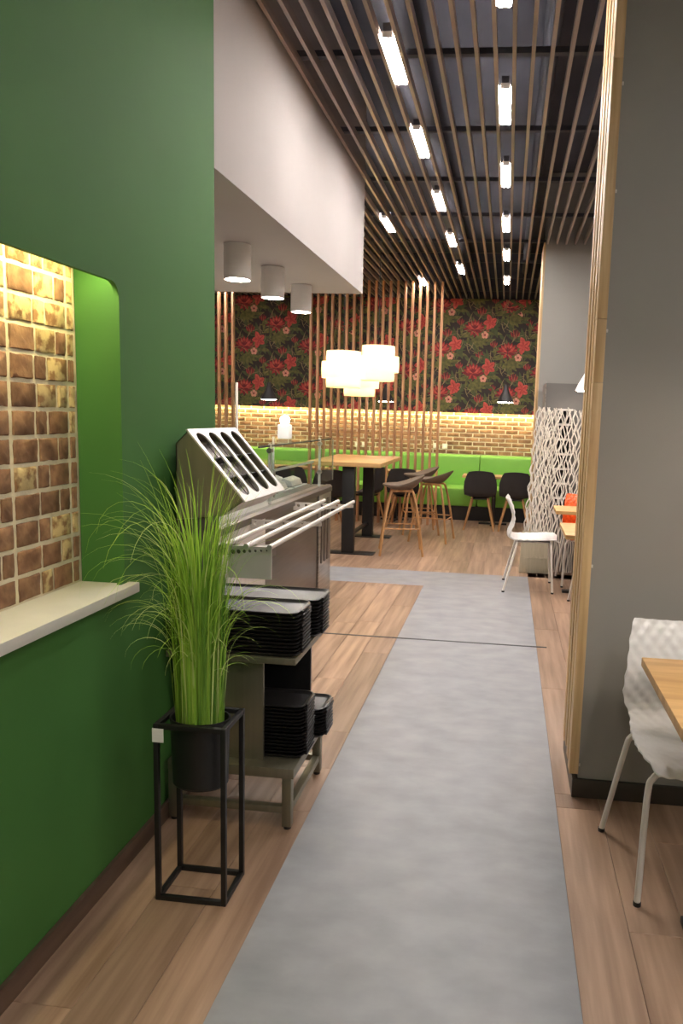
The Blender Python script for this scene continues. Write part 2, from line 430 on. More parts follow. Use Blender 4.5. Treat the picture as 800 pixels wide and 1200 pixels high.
# grey partition on the right with timber battens on its end
RX, RY = 0.350, 2.944
b = MB(); b.box(RX, XR, RY, RY+0.44, 0, 4.0); wall_right = struct(b.build('wall_right', 'grey_paint', smooth=False))
b = MB(); b.box(RX-0.022, XR, RY-0.014, RY, 0, 0.078, bev=0.002); b.box(RX-0.022, RX, RY, RY+0.44, 0, 0.078); struct(b.build('baseboard_right', 'skirt_dark'))
yb0 = RY-0.012; widths = [(0.075, 0.034), (0.046, 0.026), (0.060, 0.032), (0.046, 0.024), (0.060, 0.032), (0.046, 0.026), (0.060, 0.031), (0.046, 0.026)]
y = yb0; seams = [0.98, 1.55, 2.3, 2.72]
rnd = random.Random(11)
for wd, pr_ in widths:
    cuts = [0.085+rnd.uniform(0, .03)]+sorted(rnd.uniform(0.5, 3.0) for _ in range(3))+[ZC+.1]
    for c0, c1 in zip(cuts, cuts[1:]):
        if c1-c0 < 0.05: continue
        q = MB(); q.box(RX-pr_-0.002, RX+0.0, y+0.0015, y+wd-0.0015, c0, c1-0.001, bev=0.0015); q.build('batten', 'oak_post', wall_right)
    y += wd
for zz in (0.13, 0.95, 1.85, 2.35, 2.72):
    q = MB(); q.box(RX+0.001, RX+0.007, RY-0.006, RY-0.0005, zz, zz+0.012, bev=0.001); q.build('batten_clip', 'white_metal', wall_right)

# pillar further back with a timber strip
CX0, CYF = 0.305, 8.10
b = MB(); b.box(CX0, 1.25, CYF, CYF+0.5, 0, 4.0); pillar = struct(b.build('wall_pillar', 'grey_paint', smooth=False))
for i in range(4):
    q = MB(); q.box(CX0-0.022, CX0, CYF+0.004+i*0.125, CYF+0.124+i*0.125, 0.05, ZC+.02, bev=0.002); q.build('batten', 'oak_post', pillar)

# remaining shell
b = MB(); b.box(XL, XR, YB, YB+0.2, 0, 4.0); wall_back = struct(b.build('wall_back', 'mortar', smooth=False))
b = MB(); b.box(XL-.2, XL, YN, YB+.2, 0, 4.0); struct(b.build('wall_kitchen', 'white_plaster', smooth=False))
b = MB(); b.box(XR, XR+.2, YN, YB+.2, 0, 4.0); struct(b.build('wall_far_right', 'grey_paint', smooth=False))
b = MB(); b.box(XL, XR, YN-.2, YN, 0, 4.0); struct(b.build('wall_front', 'white_plaster', smooth=False))

# ------------------------------------------------------------------ back wall: brick band, LED strip, wallpaper with its print
WZ = 1.575
rnd = random.Random(5); row = 0; z = 0.86; bh, bw = 0.067, 0.205; n_b = 0
while z+bh < WZ+0.04:
    x = -4.95-(0.1 if row % 2 else 0)
    while x < 0.62:
        joint = 0.014 if int((x+5.2)/0.44) == int((x+bw+5.2)/0.44) else 0.024
        me = brick_me(bw-joint, bh-0.015, 0.005, 'band_brick', rnd.randrange(4), 0.003)
        inst('brick', me, wall_back, (x+bw/2, YB-0.0052, z+bh/2), (0, 0, -PI/2)); n_b += 1
        x += bw
    z += bh; row += 1
b = MB(); b.box(XL, 0.9, YB-0.12, YB-0.001, WZ+.035, ZC+0.0); b.box(XL, 0.9, YB-0.12, YB-0.112, WZ, WZ+.035); wp = b.build('wallpaper_panel', 'wallpaper_ground', wall_back, smooth=False)
b = MB(); b.box(-5.2, 0.85, YB-0.108, YB-0.086, WZ+0.022, WZ+0.034); b.build('led_strip', 'strip_glow', wall_back)
PM = ['print_red', 'print_wine', 'print_coral', 'print_pink', 'print_olive', 'print_moss', 'print_straw', 'wallpaper_ground']
b = MB(); lay = [0]
def ink(pts, m):
    b.mi = m; lay[0] += 1
    yy = YB-0.1203-0.0000045*(lay[0] % 900)
    pts = [(max(-5.3, min(0.88, p[0])), min(max(p[1], WZ+.002), ZC-.002)) for p in pts]
    try: b.poly([(p[0], yy, p[1]) for p in pts])
    except ValueError: pass
def leaf(cx, cz, ang, L, W, m, bend=0.0):
    n = 7; lft = []; rgt = []
    for i in range(n+1):
        t = i/n; w = W*math.sin(PI*min(1, t*0.93+0.05))**0.8; a = ang+bend*t
        px = cx+math.cos(ang+bend*t*.5)*L*t; pz = cz+math.sin(ang+bend*t*.5)*L*t
        lft.append((px-math.sin(a)*w/2, pz+math.cos(a)*w/2)); rgt.append((px+math.sin(a)*w/2, pz-math.cos(a)*w/2))
    ink(lft+rgt[::-1], m)
def protea(cx, cz, s, r):
    for i in range(9): leaf(cx, cz-s*.25, .15+i*.355, s*1.15, s*.42, 1)
    for i in range(7): leaf(cx, cz-s*.2, .35+i*.40, s*1.0, s*.32, 0)
    for i in range(5): leaf(cx, cz-s*.15, .6+i*.48, s*.8, s*.26, 2)
    for i in range(4): leaf(cx, cz-s*.1, .85+i*.48, s*.55, s*.15, 1)
    for i in range(5): leaf(cx, cz-s*.2, 3.4+i*.65, s*.7, s*.3, 0 if i % 2 else 1)
def star(cx, cz, s, r):
    for i in range(5): leaf(cx-s*.1, cz, 2*PI*i/5+r, s*(1.05 if i % 2 else .85), s*.62, 2, .4)
    for i in range(5): leaf(cx-s*.1, cz, 2*PI*i/5+r, s*.75, s*.14, 0, .4)
def small(cx, cz, s):
    for i in range(5):
        a = 2*PI*i/5+.3; ink([(cx+math.cos(a)*s*.55+math.cos(2*PI*k/9)*s*.42, cz+math.sin(a)*s*.55+math.sin(2*PI*k/9)*s*.42) for k in range(9)], 3)
    ink([(cx+math.cos(2*PI*k/8)*s*.25, cz+math.sin(2*PI*k/8)*s*.25) for k in range(8)], 1)
def bud(cx, cz, s):
    for i in range(7): leaf(cx+(i-3)*s*.16, cz-s*.9+abs(i-3)*s*.12, PI/2-(i-3)*.10, s*1.7-abs(i-3)*s*.28, s*.17, 1 if i % 2 else 0)
cw, ch = 0.52, 0.66
for i in range(-1, 14):
    for j in range(-1, 4):
        ox, oz = -5.42+i*cw, WZ+j*ch+(ch/2 if i % 2 else 0)
        R_ = random.Random(17)
        for q in range(34): leaf(ox+R_.uniform(0, cw), oz+R_.uniform(0, ch), R_.uniform(0, 6.28), R_.uniform(.10, .22), R_.uniform(.025, .06), 5 if q % 2 else 4, R_.uniform(-1, 1))
        for q in range(14): leaf(ox+R_.uniform(0, cw), oz+R_.uniform(0, ch), R_.uniform(.6, 2.5), R_.uniform(.12, .24), .012, 6, R_.uniform(-1.4, 1.4))
        for q in range(9): leaf(ox+.22, oz+.16, -2.6+q*.42, .19, .062, 4, .6)
        for q in range(7): leaf(ox+.42, oz+.50, 2.2+q*.4, .16, .04, 5, -.5)
        protea(ox+.17, oz+.30, .15, .2); star(ox+.42, oz+.38, .13, .5); small(ox+.33, oz+.20, .06); bud(ox+.27, oz+.56, .095); bud(ox+.47, oz+.07, .075)
        for q in range(15): leaf(ox+R_.uniform(0, cw), oz+R_.uniform(0, ch), R_.uniform(0, 6.28), R_.uniform(.08, .16), .009, 6, R_.uniform(-1.4, 1.4))
o = b.build('wallpaper_print', PM, wp, smooth=False); o['label'] = 'dark tropical print with red flowers and olive leaves'
b = MB(); b.box(XL, XR, YB-0.03, YB-0.001, ZC+.001, 3.99); b.build('upper_band', 'rail_dark', wall_back, smooth=False)

# ------------------------------------------------------------------ upright oak slat screen
scr = thing('slat_screen', 'tall screen of thin upright oak slats behind the bar table', 'screen', (-1.85, 10.35, 0))
b = MB(); b.box(-0.016, 0.016, -0.03, 0.03, 0.0, ZC-0.001, bev=0.002); sl_me = b.mesh('slat', 'oak_slat')
for i in range(19): inst('slat', sl_me, scr, (-0.90+i*0.1, 0, 0))
b = MB(); b.box(-0.905, 0.905, -0.012, 0.012, 1.235, 1.262); b.build('cross_rail', 'leg_oak', scr)
scr2 = thing('slat_screen', 'short run of oak slats seen beside the green wall edge', 'screen', (-4.05, 10.35, 0))
for i in range(5): inst('slat', sl_me, scr2, (-0.21+i*0.1, 0, 0))

# ------------------------------------------------------------------ ceiling lamps
lamp0 = None
def ceiling_lamp(x, y, label):
    global lamp0
    if lamp0 is None:
        t = thing('ceiling_lamp', label, 'lamp', (x, y, ZC), 0, 'tube lamps between the ceiling slats')
        q = MB(); q.box(-0.022, 0.022, -0.265, 0.265, 0.034, 0.07, bev=0.004); q.build('housing', 'rail_dark', t)
        for s in (-1, 1):
            q = MB(); q.tube([(s*0.018, -0.25, 0.016), (s*0.018, 0.25, 0.016)], 0.0135, 10); q.build('tube', 'tube_glow', t)
        for s in (-1, 1):
            q = MB(); q.box(-0.026, 0.026, s*0.258-0.006, s*0.258+0.006, 0.006, 0.034, bev=0.002); q.build('end_cap', 'lamp_white', t)
        lamp0 = t; return t
    return clone(lamp0, (x, y, ZC), 0, label)
near = ['nearest', 'second nearest', 'third', 'fourth', 'fifth', 'sixth']
for i, y in enumerate((3.32, 4.66, 5.93, 7.36, 8.72, 10.28)):
    ceiling_lamp(-0.1, y, ['nearest', 'second nearest', 'third', 'fourth', 'fifth', 'farthest'][i]+' white tube lamp in the long ceiling row over the grey walkway')
x2 = -0.1-6*PITCH
for i, y in enumerate((4.08, 5.25, 6.62, 8.02, 9.55)):
    ceiling_lamp(x2-0.01*0, y, ['nearest', 'second nearest', 'middle', 'fourth', 'farthest'][i]+' white tube lamp in the ceiling row left of the walkway')
x3 = -0.1-12*PITCH
ceiling_lamp(x3, 7.40, 'white tube lamp alone in the slats just past the white bulkhead')
ceiling_lamp(x3, 10.45, 'small distant white tube lamp above the top of the slat screen')
added_rows = [(-0.1, (-0.85, -2.25), 'over the walkway behind the camera'), 
            (1.02, (0.0, -1.40), 'over the nearest white chair'), (2.14, (1.40, 0.0, -1.40), 'over the right-hand seating'), (3.26, (0.0,), 'along the far right wall'),
            (1.02, (4.6, 6.2, 9.6), 'behind the grey partition'), (2.14, (4.6, 6.2, 7.8, 9.4), 'in the room behind the partition'),
            (-2.9, (7.4, 8.8), 'left of the bar table'), (-4.02, (7.4, 8.8, 10.2), 'over the far left seating')]
for x, ys, wh in added_rows:  # unseen tube lamps added to lift the light on walls and floor
    for i, y in enumerate(ys):
        ceiling_lamp(x0s+PITCH*(round((x-x0s)/PITCH-.5)+.5), y, ['first', 'second', 'third', 'fourth'][i]+' added unseen ceiling tube lamp '+wh)

# soffit downlights
dl0 = None
for i, (x, y) in enumerate(((-1.60, 4.36), (-1.605, 5.04), (-1.60, 5.72))):
    lb = ('nearest and largest white cylinder downlight under the bulkhead', 'middle white cylinder downlight under the bulkhead', 'farthest white cylinder downlight under the bulkhead')[i]
    if dl0 is None:
        t = thing('downlight', lb, 'lamp', (x, y, 2.262), 0, 'cylinder downlights under the bulkhead')
        q = MB(); q.lathe([(0.064, 0.012), (0.072, 0.0), (0.078, 0.0), (0.078, 0.198), (0.0, 0.199)], 28); q.build('cylinder', 'lamp_white', t)
        q = MB(); q.lathe([(0.0, 0.010), (0.064, 0.010), (0.064, 0.016), (0, 0.016)], 24); q.build('diffuser', 'down_glow', t)
        dl0 = t
    else: clone(dl0, (x, y, 2.262), 0, lb)
for i, (x, y) in enumerate(((-2.7, 3.7), (-2.7, 4.6), (-2.7, 5.5), (-4.0, 4.1), (-4.0, 5.2))):  # downlights added out of view to bounce light under the bulkhead
    clone(dl0, (x, y, 2.262), 0, ('first', 'second', 'third', 'fourth', 'fifth')[i]+' added cylinder downlight over the kitchen, unseen behind the green wall')

# ------------------------------------------------------------------ glowing drum pendants over the bar table
def drum_pendant(x, y, z, s, label):
    t = thing('pendant_lamp', label, 'lamp', (x, y, z), 0, 'glowing tiered pendants over the bar table')
    for nm, r, z0, z1 in (('lower_tier', .185, -.20, -.085), ('middle_tier', .235, -.10, .075), ('upper_tier', .185, .06, .19)):
        q = MB(); q.lathe([(r*s-.006, z0*s), (r*s, z0*s), (r*s+.004, (z0+z1)/2*s), (r*s, z1*s), (r*s-.006, z1*s), (r*s-.010, (z0+z1)/2*s), (r*s-.006, z0*s)], 32)
        q.build(nm, 'shade_cloth', t)
    q = MB(); q.lathe([(0, .186*s), (.182*s, .186*s), (.182*s, .190*s), (0, .190*s)], 24); q.build('top_disc', 'shade_cloth', t)
    q = MB(); q.lathe([(0, -.196*s), (.182*s, -.196*s), (.182*s, -.190*s), (0, -.190*s)], 24); q.build('diffuser_disc', 'shade_cloth', t)
    q = MB(); q.lathe([(0, -.06), (.035, -.055), (.055, -.02), (.05, .02), (.03, .05), (0, .06)], 16); q.build('bulb', 'shade_bulb', t)
    q = MB(); q.tube([(0, 0, .06), (0, 0, ZC-z)], .004, 6); q.build('cord', 'black_plastic', t)
drum_pendant(-1.80, 8.15, 1.985, 1.0, 'left glowing tiered drum pendant, hung in the middle height of the cluster')
drum_pendant(-1.49, 8.55, 2.085, 1.0, 'right and highest of the glowing tiered drum pendants')
drum_pendant(-1.81, 9.1, 1.92, 1.0, 'lowest glowing tiered drum pendant, half hidden behind the other two')

def cone_pendant(x, y, z, m, label, s=1.0):
    t = thing('pendant_lamp', label, 'lamp', (x, y, z), 0, 'small cone pendants over the dining tables')
    q = MB(); q.lathe([(.118*s, 0), (.124*s, 0), (.10*s, .06*s), (.055*s, .14*s), (.035*s, .2*s), (.03*s, .25*s), (0, .252*s)], 28); q.build('shade', m, t)
    q = MB(); q.lathe([(0, -.010*s), (.100*s, -.008*s), (.114*s, .004*s), (.110*s, .012*s), (0, .012*s)], 24); q.build('diffuser', 'small_glow', t)
    q = MB(); q.tube([(0, 0, .24*s), (0, 0, ZC-z)], .003, 6); q.build('cord', 'black_plastic', t)
cone_pendant(-3.55, 11.0, 1.675, 'lamp_dark', 'small dark cone pendant in the gap left of the slat screen')
cone_pendant(-1.79, 11.0, 1.70, 'lamp_dark', 'small dark cone pendant seen behind the slats of the screen')
cone_pendant(-0.05, 11.0, 1.74, 'lamp_dark', 'small dark cone pendant against the wallpaper right of the screen')
cone_pendant(0.685, 6.7, 1.775, 'lamp_white', 'pale cone pendant half hidden behind the timber battens', .95)
cone_pendant(0.86, 2.10, 1.775, 'lamp_white', 'pale cone pendant over the nearest oak table, out of the picture', .95)
cone_pendant(0.80, 5.38, 1.775, 'lamp_white', 'pale cone pendant over the second oak table, behind the partition', .95)

# ------------------------------------------------------------------ bench along the back wall
bench = thing('bench', 'long bright green upholstered bench along the brick band', 'bench', (-2.2, 11.4, 0))
b = MB(); b.box(-3.2, 3.0, -0.40, 0.40, 0.0, 0.21); b.build('plinth', 'black_plastic', bench)
xs = [-3.2, -1.95, -0.70, 0.55, 1.80, 3.0]
for a, c in zip(xs, xs[1:]):
    q = MB(); q.box(a+.003, c-.003, -0.45, 0.24, 0.212, 0.47, bev=0.03); q.build('seat_cushion', 'bench_green', bench)
    q = MB(); q.prism([(0.15, 0.40), (0.22, 0.905), (0.26, 0.93), (0.45, 0.93), (0.45, 0.40)], 'x', a+.003, c-.003, bev=0.02); q.build('back_cushion', 'bench_green', bench)

# sockets on the brick band
for i, (x, z) in enumerate(((-2.378, 1.02), (-2.262, 1.022), (-1.119, 1.048), (-0.972, 1.044))):
    t = thing('wall_socket', ('left of the two white sockets behind the bar table', 'right of the two white sockets behind the bar table', 'white socket half behind the last screen slat', 'white socket just right of the slat screen')[i], 'socket', (x, YB-0.0056, z), 0, 'white sockets on the brick band')
    q = MB(); q.box(-.041, .041, -.009, 0, -.041, .041, bev=.003); q.build('plate', 'outlet_white', t)
    q = MB(); q.lathe([(0, 0), (.02, 0), (.02, .003), (0, .003)], 16); o = q.build('insert', 'lamp_white', t); o.rotation_euler = (PI/2, 0, 0); o.location = (0, -.0088, 0)

# ------------------------------------------------------------------ chairs
def shell_chair(label, group, m_shell, m_leg, loc, rz, name='chair'):
    """wavy white chair, faces local -y"""
    t = thing(name, label, 'chair', loc, rz, group)
    prof = [(.245, .815, .190), (.222, .775, .205), (.198, .72, .214), (.180, .66, .222), (.182, .61, .226), (.200, .56, .222), (.216, .515, .208), (.212, .475, .195), (.175, .450, .196), (.11, .444, .208), (.03, .446, .218), (-.06, .452, .226), (-.14, .458, .226), (-.20, .455, .216), (-.228, .440, .200)]
    P = smoothpath([(p[0], p[1], p[2]) for p in prof], 7); nU = len(P); nV = 46
    arc = [0.0]
    for i in range(1, nU): arc.append(arc[-1]+math.hypot(P[i][0]-P[i-1][0], P[i][1]-P[i-1][1]))
    q = MB(); vg = []
    for i, p in enumerate(P):
        i0, i1 = max(0, i-1), min(nU-1, i+1)
        tx, tz = P[i1][0]-P[i0][0], P[i1][1]-P[i0][1]; l = math.hypot(tx, tz); nx, nz = tz/l, -tx/l
        if nz < 0 and i > nU*.5 or (i <= nU*.5 and nx > 0): nx, nz = -nx, -nz
        row_ = []
        for j in range(nV+1):
            v = -1+2*j/nV
            x = v*p[2]
            cv = 0.020*v*v                                       # gentle scoop
            aa = PI*(arc[i]+x*1.25)/.060; bb = PI*(arc[i]-x*1.25)/.060
            d = 0.0062*abs(math.sin(aa)*math.sin(bb))
            edge = 0.0018*math.sin(arc[i]*2*PI/.06) if abs(v) > .99 else 0
            row_.append((Vector((x+(edge if v > 0 else -edge), p[0], p[1])), Vector((0, nx, nz)), cv+d*0.9))
        vg.append(row_)
    fr = [[q.bm.verts.new(a+n*d) for a, n, d in r] for r in vg]
    bk = [[q.bm.verts.new(a+n*(d-0.007)) for a, n, d in r] for r in vg]
    for i in range(nU-1):
        for j in range(nV):
            q.bm.faces.new((fr[i][j], fr[i][j+1], fr[i+1][j+1], fr[i+1][j])); q.bm.faces.new((bk[i][j], bk[i+1][j], bk[i+1][j+1], bk[i][j+1]))
    for j in range(nV):
        q.bm.faces.new((fr[0][j], bk[0][j], bk[0][j+1], fr[0][j+1])); q.bm.faces.new((fr[-1][j], fr[-1][j+1], bk[-1][j+1], bk[-1][j]))
    for i in range(nU-1):
        q.bm.faces.new((fr[i][0], fr[i+1][0], bk[i+1][0], bk[i][0])); q.bm.faces.new((fr[i][-1], bk[i][-1], bk[i+1][-1], fr[i+1][-1]))
    q.build('shell', m_shell, t, ang=75)
    for s in (-1, 1):
        for fy, ty, fx in ((.235, .13, .255), (-.195, -.165, .225)):
            q = MB(); q.tube(smoothpath([(s*.06, ty, .432), (s*.16, ty, .432), (s*.196, ty+(fy-ty)*.06, .415), (s*.212, ty+(fy-ty)*.2, .35), (s*fx, fy, .008)], 6), .0105, 10)
            lg = q.build('leg', m_leg, t)
            q = MB(); q.tube([(s*fx, fy, 0.0), (s*fx, fy, .014)], .0125, 10); q.build('foot_cap', 'black_plastic', lg)
    q = MB(); q.box(-.10, .10, -.17, .14, .424, .436, bev=.003); q.build('seat_plate', m_leg, t)
    return t
shell_chair('white quilted shell chair at the right edge, under the nearest table', 'white shell chairs', 'white_gloss', 'white_metal', (.69, 2.475, 0), math.radians(4))
shell_chair('white shell chair seen side-on at the end of the grey walkway', 'white shell chairs', 'white_gloss', 'white_metal', (.262, 6.76, 0), math.radians(90))
shell_chair('white chair behind the timber battens with one slim leg showing', 'white shell chairs', 'white_gloss', 'white_metal', (.835, 6.07, 0), 0)
shell_chair('orange shell chair peeking out beyond the small far tables', None, 'orange_gloss', 'white_metal', (.785, 7.02, 0), 0)

def dining_table(label, x0, x1, y0, y1, zt, group, loc_base=None, col=True):
    cx, cy = (x0+x1)/2, (y0+y1)/2
    t = thing('dining_table', label, 'table', (cx, cy, 0), 0, group)
    hx, hy = (x1-x0)/2, (y1-y0)/2
    q = MB(); q.box(-hx, hx, -hy, hy, zt-.03, zt, bev=.003); q.build('tabletop', 'table_oak', t)
    q = MB(); q.tube([(0, 0, .01), (0, 0, zt-.03)], .03, 14); q.build('column', 'black_metal', t)
    q = MB(); q.box(-.20, .20, -.035, .035, 0, .022, bev=.004); q.build('foot', 'black_metal', t)
    q = MB(); q.box(-.035, .035, -.20, .20, 0, .021, bev=.004); q.build('foot', 'black_metal', t)
    q = MB(); q.box(-.14, .14, -.14, .14, zt-.04, zt-.031); q.build('mounting_plate', 'black_metal', t)
    return t
dining_table('oak table corner at the right edge over the nearest white chair', .477, 1.12, 1.87, 2.47, .75, 'small oak tables')
dining_table('small oak table beyond the timber post, nearer of the two', .425, 1.05, 5.08, 5.70, .75, 'small oak tables')
dining_table('small oak table beside the side-on white chair, farther of two', .445, 1.05, 6.43, 6.84, .75, 'small oak tables')

def dowel_chair(label, x, y, rz):
    t = thing('chair', label, 'chair', (x, y, 0), rz, 'dark dowel-leg chairs along the green bench')
    # faces local +y; back toward -y
    P = smoothpath([(-.215, .81, .185), (-.20, .72, .205), (-.185, .60, .222), (-.165, .50, .215), (-.12, .455, .205), (-.02, .445, .205), (.10, .45, .20), (.19, .445, .185)], 4)
    q = MB(); A = []; B_ = []
    n = 12
    for i, p in enumerate(P):
        ra = []; rb = []
        for j in range(n+1):
            v = -1+2*j/n
            hx = p[2]*(1-.12*max(0, 1-i/6)) if i < 6 else p[2]
            x_ = v*hx; lift = .045*v*v
            if i < len(P)*.5: off = Vector((0, lift, 0)); th = Vector((0, -.012, 0))
            else: off = Vector((0, 0, lift*.8)); th = Vector((0, 0, -.012))
            a = Vector((x_, p[0], p[1]-(.02*v*v if i < 2 else 0)))+off
            ra.append(q.bm.verts.new(a)); rb.append(q.bm.verts.new(a+th))
        A.append(ra); B_.append(rb)
    m = len(P)
    for i in range(m-1):
        for j in range(n):
            q.bm.faces.new((A[i][j], A[i][j+1], A[i+1][j+1], A[i+1][j])); q.bm.faces.new((B_[i][j], B_[i+1][j], B_[i+1][j+1], B_[i][j+1]))
        q.bm.faces.new((A[i][0], A[i+1][0], B_[i+1][0], B_[i][0])); q.bm.faces.new((A[i][-1], B_[i][-1], B_[i+1][-1], A[i+1][-1]))
    for j in range(n):
        q.bm.faces.new((A[0][j], B_[0][j], B_[0][j+1], A[0][j+1])); q.bm.faces.new((A[-1][j], A[-1][j+1], B_[-1][j+1], B_[-1][j]))
    q.build('shell', 'dark_shell', t, ang=60)
    for sx in (-1, 1):
        for sy in (-1, 1):
            q = MB(); q.tube([(sx*.10, sy*.10, .44), (sx*.205, sy*.19, 0.0)], .019, 10, r2=.012); q.build('leg', 'leg_oak', t)
    q = MB(); q.box(-.12, .12, -.12, .12, .415, .432, bev=.004); q.build('seat_frame', 'black_plastic', t)
    return t
c0 = dowel_chair('dark shell chair with oak legs, left of the pair by the white screen', -.325, 10.2, 0)
clone(c0, (.145, 10.22, 0), .0, 'dark shell chair with oak legs, right of the pair by the white screen')
clone(c0, (-1.36, 10.10, 0), .0, 'dark shell chair seen between the bar table and the stools')
clone(c0, (-1.86, 10.02, 0), 1.2, 'dark shell chair turned sideways behind the bar table legs')
clone(c0, (-2.80, 9.75, 0), .0, 'dark shell chair behind the counter glass, left of two')
clone(c0, (-2.22, 9.35, 0), .3, 'dark shell chair behind the counter glass, right of two')
for i, (a, c, e, f, lb) in enumerate(((-.60, .30, 10.50, 10.92, 'oak dining table between the pair of dark chairs and the bench'), (-1.92, -1.22, 10.50, 10.92, 'oak dining table behind the slat screen by the bench'), (-3.5, -2.5, 10.5, 10.90, 'oak dining table by the bench behind the counter glass'))):
    dining_table(lb, a, c, e, f, .70 if i == 0 else .72, 'oak tables along the bench')

# ------------------------------------------------------------------ bar table and stools
bt = thing('bar_table', 'tall oak bar table on black slab legs beneath the glowing pendants', 'table', (-1.68, 8.52, 0))
b = MB(); b.box(-.42, .38, -.74, .74, .955, 1.0, bev=.004); b.build('tabletop', 'table_oak', bt)
for yy in (-.575, .59):
    q = MB(); q.box(-.055, .075, yy-.05, yy+.05, .012, .954, bev=.004); q.build('leg', 'black_metal', bt)
    q = MB(); q.box(-.26, .30, yy-.09, yy+.09, 0, .013, bev=.003); q.build('foot_plate', 'black_metal', bt)
q = MB(); q.box(-.02, .02, -.53, .55, .16, .19); q.build('stretcher', 'black_metal', bt)
def bar_stool(label, x, y, rz):
    t = thing('bar_stool', label, 'stool', (x, y, 0), rz, 'taupe bar stools at the bar table')
    # low shell: seat faces local -x (back rim high at +x)
    q = MB(); nr, na = 7, 28; rings = []
    def pt(r, a, dz):
        x_ = math.cos(a)*r*.215; y_ = math.sin(a)*r*.225
        rise = max(0, (math.cos(a)+.25)/1.25)**1.3
        z_ = .735+.03*r**2+.105*rise*r**3.5+dz
        return Vector((x_*(1+.12*rise*r**3), y_, z_))
    top = [[q.bm.verts.new(pt(r/nr, 2*PI*a/na, 0)) for a in range(na)] for r in range(1, nr+1)]
    bot = [[q.bm.verts.new(pt(r/nr, 2*PI*a/na, -.014-.03*(1-(r/nr)**2))) for a in range(na)] for r in range(1, nr+1)]
    ct, cb_ = q.bm.verts.new((0, 0, .735)), q.bm.verts.new((0, 0, .69))
    for a in range(na):
        a2 = (a+1) % na
        q.bm.faces.new((ct, top[0][a], top[0][a2])); q.bm.faces.new((cb_, bot[0][a2], bot[0][a]))
        for r in range(nr-1):
            q.bm.faces.new((top[r][a], top[r+1][a], top[r+1][a2], top[r][a2])); q.bm.faces.new((bot[r][a], bot[r][a2], bot[r+1][a2], bot[r+1][a]))
        q.bm.faces.new((top[-1][a], bot[-1][a], bot[-1][a2], top[-1][a2]))
    q.build('seat', 'stool_taupe', t, ang=60)
    F = .232
    for sy in (-1, 1):                                           # one bent oak hoop makes the two legs of a side
        q = MB(); q.tube(smoothpath([(-F, sy*F, 0), (-.178, sy*.172, .40), (-.125, sy*.128, .655), (-.085, sy*.118, .695), (.085, sy*.118, .695), (.125, sy*.128, .655), (.178, sy*.172, .40), (F, sy*F, 0)], 6), .0135, 10)
        q.build('leg_hoop', 'leg_oak', t)
    for sx in (-1, 1):
        q = MB(); q.tube([(sx*.195, -.19, .275), (sx*.195, .19, .275)], .008, 8); q.build('foot_rest', 'leg_oak', t)
    for sy in (-1, 1):
        q = MB(); q.tube([(-.19, sy*.195, .295), (.19, sy*.195, .295)], .008, 8); q.build('foot_rest', 'leg_oak', t)
    return t
s0 = bar_stool('nearest taupe bar stool with bent oak legs, beside the bar table', -1.115, 8.13, math.radians(10))
clone(s0, (-.865, 9.08, 0), math.radians(-8), 'right-hand taupe bar stool of the two behind the nearest stool')
clone(s0, (-1.09, 9.62, 0), math.radians(14), 'farthest taupe bar stool, mostly hidden behind the others')

# ------------------------------------------------------------------ wavy rod screen and cabinet behind it
ws = thing('rod_screen', 'white screen of wavy upright rods in front of the grey pillar', 'screen', (.45, 7.43, 0))
rnd = random.Random(21)
NR = 25
for layer in range(2):
    for i in range(NR):
        f = (i+.5*layer)/(NR-1)
        if layer and f > .5: continue
        xb = -.262+f*.50; xt = -.165+f*.43
        ph = rnd.uniform(0, 6.28) if i % 2 else PI*(i % 4)/2; wl = rnd.uniform(.17, .22); amp = rnd.uniform(.011, .018)
        pts = []
        for k_ in range(41):
            zz = .02+1.60*k_/40+ (rnd.uniform(-.02, .02) if k_ == 40 else 0); g = zz/1.62
            damp = 0.25+0.75*min(1, max(0, (zz-.25)/.4))
            pts.append((xb+(xt-xb)*g+amp*damp*math.sin(2*PI*zz/wl+ph), layer*.028-.008+.003*math.sin(2*PI*zz/wl*.5+ph), zz))
        q = MB(); q.tube(pts, .0062, 6); q.build('wavy_rod', 'screen_rod', ws)
q = MB(); q.prism([(-.276, 0.0), (.055, 0.0), (.045, .42), (-.252, .42)], 'y', -.030, -.022); q.build('back_board', 'screen_base', ws)
for i in range(22):
    q = MB(); q.box(-.266+i*.0142, -.258+i*.0142, -.036, -.0295, .004, .40+.03*math.sin(i*1.7), bev=.002); q.build('reed', 'screen_base', ws)
q = MB(); q.box(-.272, .05, -.039, -.0355, .150, .158); q.build('tie_strip', 'screen_base', ws)

cb = thing('display_cabinet', 'grey metal cabinet with dark pigeonholes behind the rod screen', 'cabinet', (.60, 7.77, 0))
q = MB(); q.box(-.25, .40, -.20, .28, 0, 1.87); q.bm.free()
q = MB()
q.holed([(-.25, 0), (.40, 0), (.40, 1.87), (-.25, 1.87)], [rrect(-.10, .005, .62+i*.145, .62+i*.145+.118, .006, 2) for i in range(7)], lambda p, d: (p[0], -.24+d, p[1]), .012)
q.build('front', 'cabinet_grey', cb, ang=25)
q = MB(); q.box(-.25, -.238, -.228, .28, 0, 1.87); q.build('side', 'cabinet_grey', cb)
q = MB(); q.box(.388, .40, -.228, .28, 0, 1.87); q.build('side', 'cabinet_grey', cb)
q = MB(); q.box(-.238, .388, -.228, .28, 1.858, 1.87); q.build('top', 'cabinet_grey', cb)
q = MB(); q.box(-.238, .388, -.10, -.09, 0, 1.858); q.build('back', 'hole_dark', cb)
for i in range(8):
    q = MB(); q.box(-.125, .03, -.246, -.2405, .592+i*.145, .612+i*.145, bev=.002); q.build('shelf_edge', 'white_metal', cb)
